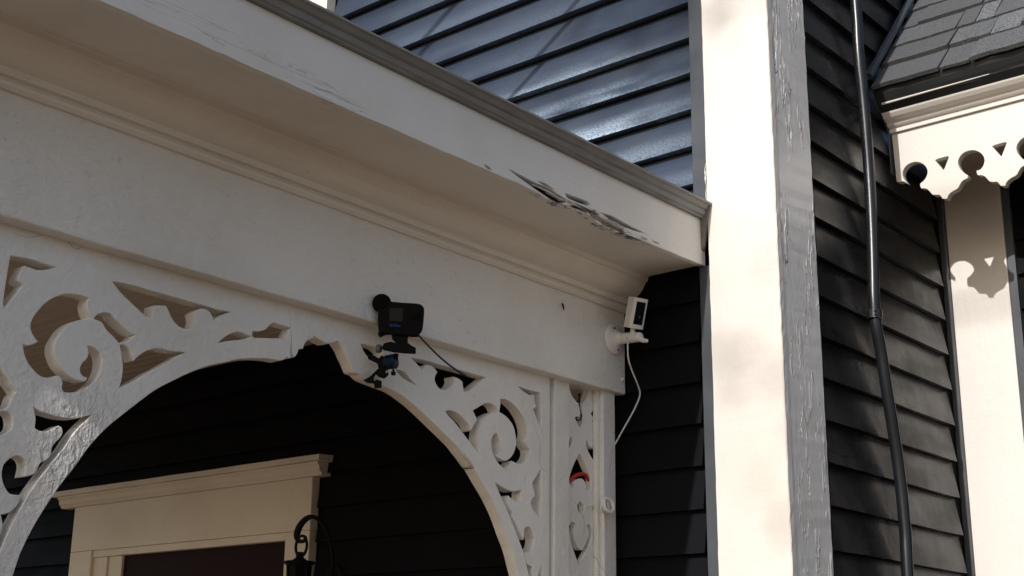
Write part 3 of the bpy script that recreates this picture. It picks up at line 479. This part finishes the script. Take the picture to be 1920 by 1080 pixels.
# fretwork arch
AR = [tuple(p) for p in G['arch']]
ys = G['pil']['1031'][0]
outer = [(-2.30, 2.556), (-2.30, 1.0), (-2.14, 1.0)]+smooth_loop(AR, 3, 45)[:len(AR)*3-2]+[(ys+.0, 1.0), (ys, 2.556)]
holes = [smooth_loop(h, 4, 52) for h in G['lholes']+G['rholes']]
fr = board('fretwork_arch', outer, holes, 'x', XB, 0.038, M_fret, porch, 0.0018)
fr['label'] = 'scroll cut fretwork arch under the beam'
# wall post: strip, narrow fretwork panel, stile
def wall_post(dy, s):
    f = lambda y: dy+s*y
    a, b = sorted((f(-0.2988), f(-0.2268)))
    box('post_strip', (XB-.045, a, 0.2), (XB+.004, b, 2.556), M_fret, porch, 0.003)
    a, b = sorted((f(-0.3176), f(-0.2988)))
    box('post_groove', (XB-.045, a+.0005, 0.2), (XB-.012, b-.0005, 2.556), M_fret, porch)
    a, b = sorted((f(-0.0954), f(-0.0797)))
    box('stile', (-0.6215, a, 0.2), (-0.606, b, 2.556), M_fret, porch, 0.003)
    a, b = sorted((f(-0.0792), f(-0.016)))
    box('stile', (-0.6215, a, 0.2), (-0.592, b, 2.556), M_fret, porch, 0.003)
wall_post(0, 1)
ph = [smooth_loop(h, 4, 52) for h in G['pholes']]
pan = board('fretwork_panel', [(-0.2268, 2.556), (-0.2268, 1.3), (-0.0445, 1.3), (-0.0445, 2.556)], [[(min(max(p[0], -0.2243), -.049), p[1]) for p in h] for h in ph], 'x', -0.622, 0.022, M_fret, porch, 0.001)
box('post', (-0.70, -2.86, 0.2), (-0.56, -2.70, 2.812), M_fret, porch, 0.004)
box('post_strip', (-0.68, -2.699, 0.2), (-0.616, -2.302, 2.556), M_fret, porch, 0.003)
# curl of peeling paint on the beam
pp = [(-0.571, -0.3145, 2.781), (-0.566, -0.317, 2.774), (-0.565, -0.315, 2.765), (-0.568, -0.309, 2.760)]
m = MB(); m.tube(pp, [.0012, .0035, .003, .001], 6, 4); m.obj('peeling_paint', M_rotten, porch)
m = MB(); m.lathe([(.006, 0), (.006, .006), (.0, .008)], (-.572, -.004, 2.60), (1, 0, 0), (0, 0, 1), 10); m.obj('screw_cap', M_plastic, porch)

# ------------------------------------------------------------------ side wing with bracketed eave
wing = thing('side_wing', 'side wing with grey shingle roof and scalloped white eave', 'house wing', (0.8, 1.4, 0.0))
box('wall', (-0.03, 1.362, 0.0), (2.4, 5.0, 3.62), M_core, wing)
box('corner_board', (-0.008, 1.328, 0.0), (0.2065, 1.361, 3.60), M_corner, wing, 0.003)
box('channel_strip', (-0.030, 1.305, 0.0), (-0.0085, 1.36, 3.60), M_darktrim, wing, 0.002)
box('channel_strip', (0.207, 1.336, 0.0), (0.236, 1.361, 3.60), M_darktrim, wing, 0.002)
wm = variants(2.1, ROW2, 10, 3)
for k in range(-15, 12):
    o = put_clap(random.choice(wm), M_siding, 0.2365-0.8, 1.342-1.4, Z2+.02+ROW2*k); o.parent = wing
TY = 0.885
pend, kh, tri = G['pend'], G['kh'], G['tri']
per = (kh[-1][0]-pend[0][0]); dz = kh[-1][1]-pend[0][1]
loop = [tuple(p) for p in G['tl'][1:4]]+[(p[0]-per, p[1]-dz) for p in kh[:-1]]
tris = []
for k in range(9):
    loop += [(p[0]+per*k, p[1]) for p in pend]+[(p[0]+per*k, p[1]) for p in kh[:-1]]
    tris.append([(p[0]+per*k, p[1]) for p in tri])
xe = loop[-1][0]+.02
sl = smooth_loop(loop+[(xe, 3.40), (xe, 3.586), (-0.004, 3.586)], 3, 48)
board('scalloped_trim', sl, [smooth_loop(t, 3, 30) for t in tris], 'y', TY, 0.03, M_trim, wing, 0.0012)
m = MB()
m.prism([(TY, 3.5865), (TY-.012, 3.5865), (TY-.012, 3.602), (TY-.016, 3.6035), (TY-.022, 3.605), (TY-.028, 3.610), (TY-.030, 3.616), (TY-.034, 3.619), (TY-.044, 3.6215), (TY-.056, 3.627), (TY-.068, 3.638), (TY-.071, 3.644), (TY, 3.644)], 'x', -0.006, xe, 1)
m.obj('crown_molding', M_trim, wing)
box('soffit', (0.0, TY+.031, 3.575), (2.4, 1.361, 3.60), M_trim, wing)
gut = [(0.765, 3.727), (0.760, 3.724), (0.761, 3.712), (0.767, 3.696), (0.777, 3.680), (0.785, 3.670), (0.787, 3.664), (0.795, 3.660), (0.816, 3.6445), (0.86, 3.6445), (0.86, 3.727)]
m = MB(); m.prism(gut, 'x', -0.008, xe, 30, lambda i, j: (random.uniform(-.0008, .0008), random.uniform(-.0008, .0008))); m.obj('gutter', M_gutter, wing)
m = MB(); m.tube([(0.012, .7855, 3.665), (0.15, .7852, 3.6652), (0.40, .7865, 3.6668)], [.0042, .0034, .0012], 8, 4); m.obj('sunlit_lip', M_trim, wing)  # tapered white bead standing in for sunlight on the gutter lip
m = MB(); m.prism([(0.775, 3.71), (0.785, 3.665), (0.83, 3.635), (0.868, 3.59), (0.868, 3.43), (0.90, 3.43), (0.90, 3.70)], 'x', -0.0105, -0.0085, 1); m.obj('end_return', M_darktrim, wing)
# roof: deck and shingles
E0 = Vector((0, 0.757, 3.7295)); S = Vector((0, 0.446, 0.523)).normalized(); N = Vector((0, -S.z, S.y))
m = MB()
a = E0+N*-0.03; b = a+S*2.2
m.prism([(a.y, a.z), (a.y+N.y*.022, a.z+N.z*.022), (b.y+N.y*.022, b.z+N.z*.022), (b.y, b.z)], 'x', -0.004, 2.4, 1); roof = m.obj('roof', M_core, wing)
EXP = 0.152
def shingle_mesh(wd):
    m = MB(); t = random.choice((0.011, 0.015, 0.021)); h = EXP*1.25; n = 4; sk_ = random.uniform(-.006, .006)
    vs = []
    for i in range(n+1):
        x = wd*i/n; j = random.uniform(-.005, .003)
        for (s_, nn) in ((j, t), (j, 0.0), (h, -0.002), (h, 0.002)): vs.append((x+(sk_ if s_ < .02 else 0), s_, nn))
    fs = []
    for i in range(n):
        for j in range(4):
            k = (j+1) % 4; fs.append((i*4+j, i*4+k, (i+1)*4+k, (i+1)*4+j))
    fs += [(0, 3, 2, 1), tuple(n*4+j for j in range(4))]
    m.add(vs, fs); me = m.mesh('shingle'); me.materials.append(M_shingle); return me
widths = (0.07, 0.11, 0.15, 0.19, 0.25)
sh = {wd: [shingle_mesh(wd-.005) for _ in range(4)] for wd in widths}
rotm = Matrix(((1, 0, 0), (0, S.y, N.y), (0, S.z, N.z))).to_4x4()
for r in range(13):
    x = 0.004 - random.uniform(0, .004)
    while x < (1.3 if r < 9 else 0.9):
        wd = random.choice(widths); o = bpy.data.objects.new('shingle', random.choice(sh[wd])); COL.objects.link(o); o.parent = roof
        p = E0+S*(EXP*r-0.02)+N*(random.choice((0.0, 0.0, 0.004))-.004)
        o.matrix_local = Matrix.Translation(Vector((x, p.y, p.z)))@rotm
        x += wd
m = MB(); a = E0+S*-.01; b = E0+S*2.0
m.tube([(-0.002, a.y-.03, a.z+.03), (-0.002, a.y*.7+b.y*.3-.034, a.z*.7+b.z*.3+.012), (-0.002, (a.y+b.y)/2-.028, (a.z+b.z)/2+.012), (-0.002, b.y-.026, b.z+.012)], 0.0145, 8, 4); m.obj('flashing', M_darktrim, roof)

# ------------------------------------------------------------------ conduit pipe
pipe = thing('pipe', 'dark painted pipe running up the shaded side wall', 'pipe', (0.02, 0.62, 0.0))
pp = G['pipe']
pts = [(.02, .58, 5.4), (.02, .58, 4.6)]+[tuple(p) for p in pp]+[(.02, .69, 1.2), (.02, .69, 0.0)]
m = MB(); m.tube(pts, 0.0195, 14, 3); m.obj('tube', M_pipe, pipe, 0, True)
q = Vector(pp[6]); m = MB(); m.lathe([(.021, -.016), (.0255, -.014), (.0255, .014), (.021, .016)], q, (0, .0, 1), (1, 0, 0), 18)
for s_ in (-1, 1): m.lathe([(.004, 0), (.004, .006), (0, .008)], q+Vector((.012, -.021, .006*s_)), (.5, -.85, 0), (0, 0, 1), 8)
m.obj('coupling', M_pipe, pipe)

# ------------------------------------------------------------------ cameras and cables
def frame_thing(name, label, cat, g):
    t = thing(name, label, cat, g['loc']); r, u, n_ = Vector(g['r']), Vector(g['u']), Vector(g['n'])
    t.matrix_world = Matrix(((r.x, u.x, n_.x, t.location.x), (r.y, u.y, n_.y, t.location.y), (r.z, u.z, n_.z, t.location.z), (0, 0, 0, 1)))
    t['local'] = 1; return t
def rot2(pts, a, c=(0, 0)):
    ca, sa = math.cos(a), math.sin(a); return [(c[0]+(x-c[0])*ca-(y-c[1])*sa, c[1]+(x-c[0])*sa+(y-c[1])*ca) for x, y in pts]
g = G['gc']; s = g['s']
ac = frame_thing('action_camera', 'black action camera with round foam microphone on a clamp', 'camera', g)
def px(x, y, o, sc): return ((x-o[0])*sc, -(y-o[1])*sc)
O = (750, 600)
def plate(name, pts, z0, z1, mat, root, o, sc, bevel=0.0, k=0):
    q = [px(x, y, o, sc) for x, y in pts]
    if k: q = smooth_loop(q, k, 60)
    m = MB(); m.prism(q, 'z', z0, z1, 1); return m.obj(name, mat, root, bevel)
body = plate('body', [(709, 572), (722, 567), (734, 566), (755, 568), (776, 569), (788, 571), (794, 577), (795, 585), (793, 610), (791, 620), (786, 627), (778, 630), (740, 628), (716, 624), (710, 618), (709, 600)], -0.028, 0.022, M_black, ac, O, s, 0.004, 2)
plate('button', [(757, 565), (763, 566), (763, 569), (757, 568)], -0.012, 0.008, M_black, body, O, s, 0.001)
plate('button', [(772, 567), (777, 568), (777, 571), (772, 570)], -0.012, 0.008, M_black, body, O, s, 0.001)
c = px(716, 569, O, s)
m = MB(); R_ = 18*s; m.lathe([(R_*math.sin(math.pi*i/14)+1e-5, -R_*math.cos(math.pi*i/14)) for i in range(15)], (c[0], c[1], .002), (0, 0, 1), (1, 0, 0), 28); m.obj('microphone_foam', M_foam, ac, 0, True)
c = px(780, 588, O, s)
plate('lens_housing', [(771, 578), (788, 579), (787, 599), (770, 597)], 0.0222, 0.027, M_black, ac, O, s, 0.002)
m = MB(); m.lathe([(.0085, 0), (.0085, .003), (.006, .004), (0.0, .0045)], (c[0], c[1], .027), (0, 0, 1), (1, 0, 0), 20); m.obj('lens', M_glassblack, ac)
plate('screen', [(731, 577.5), (756, 578.5), (754.5, 603), (730, 601.5)], 0.0222, 0.0232, M_lcd, ac, O, s)
tc = bpy.data.curves.new('logo', 'FONT'); tc.body = 'GoPro'; tc.size = 7.2*s; tc.extrude = 0.0003; tc.align_x = 'CENTER'
to = bpy.data.objects.new('logo', tc); COL.objects.link(to)
dg = bpy.context.evaluated_depsgraph_get(); me = bpy.data.meshes.new_from_object(to.evaluated_get(dg)); bpy.data.objects.remove(to)
me.materials.clear(); lo_ = link_mesh('logo', me, M_blueprint, ac); c = px(740.5, 612.3, O, s); lo_.location = (c[0], c[1], 0.0226); lo_.rotation_euler = (0, 0, math.radians(-4))
plate('cage', [(711, 618), (735, 624), (780, 629), (786, 628), (784, 632), (766, 632), (764, 634), (742, 632), (734, 628), (724, 628), (713, 633), (709, 627)], -0.02, 0.012, M_black, ac, O, s, 0.001)
c = px(767, 630, O, s); m = MB(); m.lathe([(.0022, 0), (.0022, .002), (0, .003)], (c[0], c[1], .013), (0, 0, 1), (1, 0, 0), 8); m.obj('screw', M_steel, ac)

g = G['cm']; s = g['s']; O = (738, 680)
cm = frame_thing('camera_clamp', 'black clamp mount with blue ball head gripping the arch', 'camera mount', g)
plate('mount_finger', [(734, 628), (764, 633), (763, 647), (746, 651), (742, 643), (735, 636)], -0.012, -0.002, M_black, cm, O, s, 0.001)
plate('mount_finger', [(740, 631), (764, 633), (764, 649), (748, 651), (744, 643)], 0.002, 0.012, M_black, cm, O, s, 0.001)
pl = plate('clamp_plate', [(720, 644), (732, 641), (748, 645), (764, 643), (772, 649), (779, 652), (779, 664), (760, 663), (738, 661), (719, 657), (716, 652)], -0.02, 0.022, M_black, cm, O, s, 0.002)
c = px(752.5, 652.5, O, s); m = MB(); m.lathe([(.002, 0), (.002, .001), (0, .002)], (c[0], c[1], .022), (0, 0, 1), (1, 0, 0), 10); m.obj('screw', M_steel, pl)
c = px(710.5, 654, O, s); m = MB()
m.lathe([(.0085, -.006), (.0105, -.005), (.0105, .004), (.0095, .006)], (c[0], c[1], .008), (.93, 0, .36), (0, 1, 0), 20); kn = m.obj('knob', M_knob, cm, 0.0005)
m = MB(); m.lathe([(.004, 0), (.004, .014)], (c[0]+.004, c[1], .009), (.95, 0, .0), (0, 1, 0), 12); m.obj('stem', M_black, kn)
ca, cb_ = px(722, 680, O, s), px(752, 676, O, s)
m = MB(); ax = Vector((cb_[0]-ca[0], (cb_[1]-ca[1]), .02)); L = ax.length
m.lathe([(.012, 0), (.0185, .004), (.0190, .008), (.0190, L*.62), (.0195, L*.64)], (ca[0], ca[1], 0), ax, (0, 1, 0), 26); bh = m.obj('ball_head', M_blue, cm, 0, True)
m = MB(); m.lathe([(.0196, L*.645), (.0202, L*.68), (.0202, L*.82), (.0190, L*.86)], (ca[0], ca[1], 0), ax, (0, 1, 0), 26); m.obj('ring', M_bluering, bh)
m = MB(); m.lathe([(.0186, L*.86), (.0175, L*.97), (.009, L*1.0)], (ca[0], ca[1], 0), ax, (0, 1, 0), 24); m.obj('end_cap', M_black, bh)
m = MB(); m.lathe([(.0085, L*1.0), (.006, L*1.02)], (ca[0], ca[1], 0), ax, (0, 1, 0), 18); m.obj('centre_bolt', M_knob, bh)
m = MB(); m.lathe([(.0188, -.001), (.0188, .0015)], (ca[0], ca[1], 0), ax, (0, 1, 0), 20); m.obj('collar', M_steel, bh)
c = px(746, 664, O, s); m = MB(); m.lathe([(.006, 0), (.006, .014)], (c[0]-.006, c[1]-.012, 0), (0.2, 1, 0), (1, 0, 0), 12); m.obj('stem', M_black, cm)
c = px(737.5, 691, O, s); m = MB(); m.lathe([(.0025, .0), (.0025, -.007), (.006, -.008), (.006, -.016), (.004, -.018)], (c[0], c[1], .0), (0, 1, 0), (1, 0, 0), 12); m.obj('thumb_screw', M_black, cm)
plate('arm', [(690, 664), (703, 667), (710, 672), (716, 666), (722, 670), (722, 690), (718, 694), (710, 692), (708, 682), (700, 678), (690, 673)], -0.022, 0.0, M_black, cm, O, s, 0.002)
plate('jaw', [(708, 692), (718, 686), (727, 694), (729, 703), (721, 710), (711, 707), (705, 702), (700, 710), (716, 714), (716, 727), (703, 728), (702, 719), (690, 718), (682, 713), (694, 706)], -0.034, 0.004, M_black, cm, O, s, 0.002)
c = px(725, 697, O, s); m = MB(); m.lathe([(.003, 0), (.003, .003)], (c[0], c[1], .005), (0, 0, 1), (1, 0, 0), 8); m.obj('screw', M_steel, cm)
c = px(703.5, 712, O, s); m = MB(); m.lathe([(.0022, 0), (.0022, .003)], (c[0], c[1], .005), (0, 0, 1), (1, 0, 0), 8); m.obj('screw', M_steel, cm)
m = MB(); m.tube(G['gcable'], 0.0028, 8, 4); tag(m.obj('camera_cable', M_wire_black, None, 0, True), 'thin black cable from the action camera into the fretwork', 'cable')

# security camera
P_ = Vector(G['plate'])
sc = thing('security_camera', 'small white security camera on a round wall bracket', 'security camera', tuple(P_))
m = MB(); m.lathe([(.050, 0), (.050, .005), (.047, .010), (.034, .013), (.024, .017), (.019, .026)], P_+Vector((.0005, 0, 0)), (1, 0, 0), (0, 0, 1), 32)
base = m.obj('wall_plate', M_plastic, sc, 0, True)
for dy_, dz_ in ((-.012, .033), (.008, -.033)):
    m = MB(); m.lathe([(.0045, 0), (.0045, .002)], P_+Vector((.0125, dy_, dz_)), (1, 0, 0), (0, 0, 1), 10); m.obj('screw', M_knob, base)
A1 = P_+Vector((.02, 0, 0)); A2 = Vector(G['sarm']['loc'])
m = MB(); d = A2-A1; m.lathe([(.021, 0), (.0175, .02), (.0165, d.length-.004), (.012, d.length+.006)], A1, d, (0, 0, 1), 22); arm = m.obj('arm', M_plastic, sc, 0.001)
r_, u_, n_ = (Vector(G['sc'][k]) for k in 'run')
m = MB(); p = A1+d*.52; m.lathe([(.0055, 0), (.0055, .0025)], p+n_*.0165, n_, (0, 0, 1), 12); m.obj('screw', M_knob, arm)
m = MB(); m.lathe([(.010, -.016), (.015, -.012), (.015, .012), (.010, .016)], A2, n_*.7+r_*.5, u_, 18); m.obj('hinge', M_plastic, arm)
lev = [A2+r_*.006+u_*-.004+n_*.016, A2+r_*.018+u_*-.010+n_*.016, A2+r_*.033+u_*-.012+n_*.014]
m = MB(); m.tube(lev, [.009, .008, .0055], 8, 3); m.obj('lever', M_plastic, arm)
tl = math.radians(-10); RR = r_*math.cos(tl)+u_*math.sin(tl); UU = u_*math.cos(tl)-r_*math.sin(tl)
th = math.radians(32); FR = n_*math.cos(th)+RR*math.sin(th); SD = UU.cross(FR)
CB = Vector(G['sc']['loc']); sw = G['sc']['s']
W2, D2, H2 = .0262, .048, .0485
prof = []
for i in range(9):
    t = -1+2*i/8; prof.append((W2*t, D2*.5-(.006*t*t)))
prof += [(W2, -D2*.35), (W2*.7, -D2*.5), (-W2*.7, -D2*.5), (-W2, -D2*.35)]
vs = []; nP = len(prof)
for hh in (-H2, H2):
    for (a_, b_) in prof: vs.append(CB+SD*a_+FR*b_+UU*hh)
fs = [(j, (j+1) % nP, nP+(j+1) % nP, nP+j) for j in range(nP)]+[tuple(range(nP))[::-1], tuple(range(nP, 2*nP))]
m = MB(); m.add(vs, fs); hs = m.obj('housing', M_plastic, sc, 0.0025)
vs = []; cols = 8
for i in range(cols+1):
    t = (-.62+1.24*i/cols)
    for hh in (-.036, .036): 
        for dd in (-.002, .0012): vs.append(CB+SD*(W2*t)+FR*(D2*.5-.006*t*t+dd)+UU*(hh+.001))
fs = []
for i in range(cols):
    a_ = i*4; b_ = a_+4
    fs += [(a_+1, b_+1, b_+3, a_+3), (a_, a_+2, b_+2, b_), (a_, b_, b_+1, a_+1), (a_+2, a_+3, b_+3, b_+2)]
fs += [(0, 1, 3, 2), (cols*4, cols*4+2, cols*4+3, cols*4+1)]
m = MB(); m.add(vs, fs); fp = m.obj('face_plate', M_glassblack, sc)
m = MB(); m.lathe([(.0048, 0), (.004, .001), (0, .0015)], CB+FR*(D2*.5+.0008)+UU*-.010, FR, UU, 14); m.obj('lens', M_lensblue, fp)
m = MB(); m.lathe([(.0075, 0), (.0075, .028)], CB-UU*(H2+.026)+SD*.0, UU, SD, 14); m.obj('stem', M_plastic, sc)
m = MB(); m.tube(G['scable'], 0.0027, 8, 4); tag(m.obj('power_cable', M_wire_white, None, 0, True), 'thin white cable hanging below the security camera', 'cable')

# red strap, white coil and black cord on the narrow panel
m = MB(); m.tube(G['strap'], [.004, .0055, .0062, .0062, .0062, .006, .005, .004], 8, 3); tag(m.obj('strap', M_red, None, 0, True), 'red strap seen through the drop shaped cutout', 'strap')
cc = Vector(G['coil']); m = MB()
for k in range(5):
    r0 = random.uniform(.019, .027); t1, t2 = random.uniform(-.5, .5), random.uniform(-.4, .4); of = Vector((random.uniform(-.004, .012), random.uniform(-.006, .004), random.uniform(-.004, .004)))
    ring = []
    for i in range(14):
        a = 2*math.pi*i/14; v = Vector((0, math.cos(a)*r0, math.sin(a)*r0*.9)); v.x = v.y*t1+v.z*t2; ring.append(cc+of+v+Vector((.016, .008, 0)))
    m.tube(ring, .0028, 6, 2, True)
m.tube([cc+Vector((.01, -.02, .01)), cc+Vector((-.02, -.028, 0)), cc+Vector((-.06, -.03, -.01))], .0017, 6, 3)
tag(m.obj('wire_coil', M_plastic, None, 0, True), 'small coil of white wire hooked on the narrow post', 'wire coil')
m = MB(); m.tube(G['cord'], .0024, 6, 4); m.tube([(-.648, p[1]+.006, p[2]+.002) for p in G['cord'][:5]], .002, 6, 3)
tag(m.obj('black_cord', M_wire_black, None, 0, True), 'knotted black cord in the topmost panel cutout', 'cord')

# lantern by the door
ln = thing('lantern', 'black iron lantern hanging from a curled wall arm', 'lantern', tuple(G['lan'][0]))
m = MB(); m.tube(G['lan'], [.006, .006, .006, .006, .007, .008, .011, .013, .013, .010, .008, .007, .006, .005], 8, 4); m.obj('arm', M_iron, ln, 0, True)
m = MB(); m.lathe([(.05, 0), (.045, .012), (.0, .014)], Vector(G['lan'][0])+Vector((0, .016, 0)), (0, -1, 0), (0, 0, 1), 20); m.obj('wall_plate', M_iron, ln)
rc = Vector(G['ring'][0]); m = MB()
m.tube([rc+Vector((math.cos(2*math.pi*i/14)*.030, 0, math.sin(2*math.pi*i/14)*.037)) for i in range(14)], .0052, 8, 2, True); m.obj('ring', M_iron, ln, 0, True)
cp = G['cap']; z0, z1, z2, z3, zb = cp[0][2], cp[1][2], cp[2][2], cp[4][2], cp[4][2]-.22
rw = (cp[3][0]-cp[2][0])/2; cx_ = (cp[3][0]+cp[2][0])/2; rb = (cp[5][0]-cp[4][0])/2
m = MB(); m.lathe([(.012, z0-z3+.004), (.016, z0-z3), (.014, z1-z3), (.03, z1-z3-.012), (rw*.92, z2-z3+.006), (rw, z2-z3), (rw*.9, z2-z3-.004), (rb, 0.0)], (cx_, -.12, z3), (0, 0, 1), (1, 0, 0), 8); m.obj('cap', M_iron, ln)
m = MB(); m.lathe([(rb*.94, 0), (rb*.62, zb-z3)], (cx_, -.12, z3-.001), (0, 0, 1), (1, 0, 0), 6); m.obj('glass', M_glassblack, ln)
for i in range(6):
    a = 2*math.pi*i/6; m = MB(); m.tube([(cx_+rb*math.cos(a), -.12+rb*math.sin(a), z3), (cx_+rb*.66*math.cos(a), -.12+rb*.66*math.sin(a), zb)], .004, 6, 1); m.obj('glazing_bar', M_iron, ln)
m = MB(); m.lathe([(rb*.7, 0), (rb*.75, -.012), (.01, -.03)], (cx_, -.12, zb), (0, 0, 1), (1, 0, 0), 8); m.obj('base', M_iron, ln)

# overhead service cables (above the frame) whose shadows cross the upper wall
for (a_, r_c, lb) in (((-.36, .0, 5.28), .017, 'upper black service cable running from the house wall to the street'), ((-.30, .0, 4.505), .0125, 'lower thinner service cable running from the house wall to the street')):
    pts = []
    for i in range(9):
        t = i/8*14; pts.append((a_[0]-.493*t, a_[1]-t, a_[2]-0.12*math.sin(math.pi*i/8)*0+.0008*t*t))
    m = MB(); m.tube(pts, r_c, 8, 3); tag(m.obj('service_cable', M_wire_black), lb, 'overhead cable', 'service cables above the porch')

# street tree out in front: its thin leafy bough mottles the sunlight on the corner board and upper wall
tree = thing('tree', 'thin street tree in front of the house with a few leaf clusters', 'tree', (5.0, -12.0, 0.0))
M_bark = simple('bark', (0.10, 0.08, 0.06), 0.9, nscale=12, bump=0.8); M_leaf = simple('leaf', (0.06, 0.10, 0.03), 0.6)
m = MB(); m.tube([(5.0, -12, 0), (4.9, -12, 3), (5.1, -12.05, 6.5), (4.9, -12, 9.5), (5.0, -12, 12.0)], [.16, .14, .11, .07, .02], 10, 3); m.obj('trunk', M_bark, tree, 0, True)
def toward(p, dist): return Vector(p)+SUN*dist
c1 = toward((-0.10, 0.0, 2.60), 13.4); c2 = toward((-0.47, 0.02, 3.80), 13.6); c3 = toward((-0.05, 0.0, 2.25), 13.4)
m = MB()
m.tube([(5.02, -12.02, 7.4), (3.2, -11.9, 8.2), (1.7, -11.7, 8.7), c1, c1+Vector((-.5, 0, .25))], [.05, .035, .022, .005, .002], 6, 3)
m.tube([(4.95, -12.0, 9.0), (3.0, -12, 9.9), (1.6, -11.8, 10.4), c2, c2+Vector((-.5, .1, .2))], [.045, .03, .02, .009, .004], 6, 3)
m.obj('branch', M_bark, tree)
def leaves(c, n, sx, sz, name='foliage'):
    m = MB()
    for k in range(n):
        p = c+Vector((random.gauss(0, sx), random.gauss(0, .2), random.gauss(0, sz)))
        a = Vector((random.gauss(0, 1), random.gauss(0, 1), random.gauss(0, 1))).normalized(); b = a.orthogonal().normalized(); L = random.uniform(.04, .07)
        m.add([p-a*L, p+b*L*.45, p+a*L, p-b*L*.45], [(0, 1, 2, 3)])
    o = m.obj(name, M_leaf, tree); o['kind'] = 'stuff'
leaves(c1, 8, .07, .08); leaves(c2, 60, .16, .06); leaves(c3, 2, .06, .10)
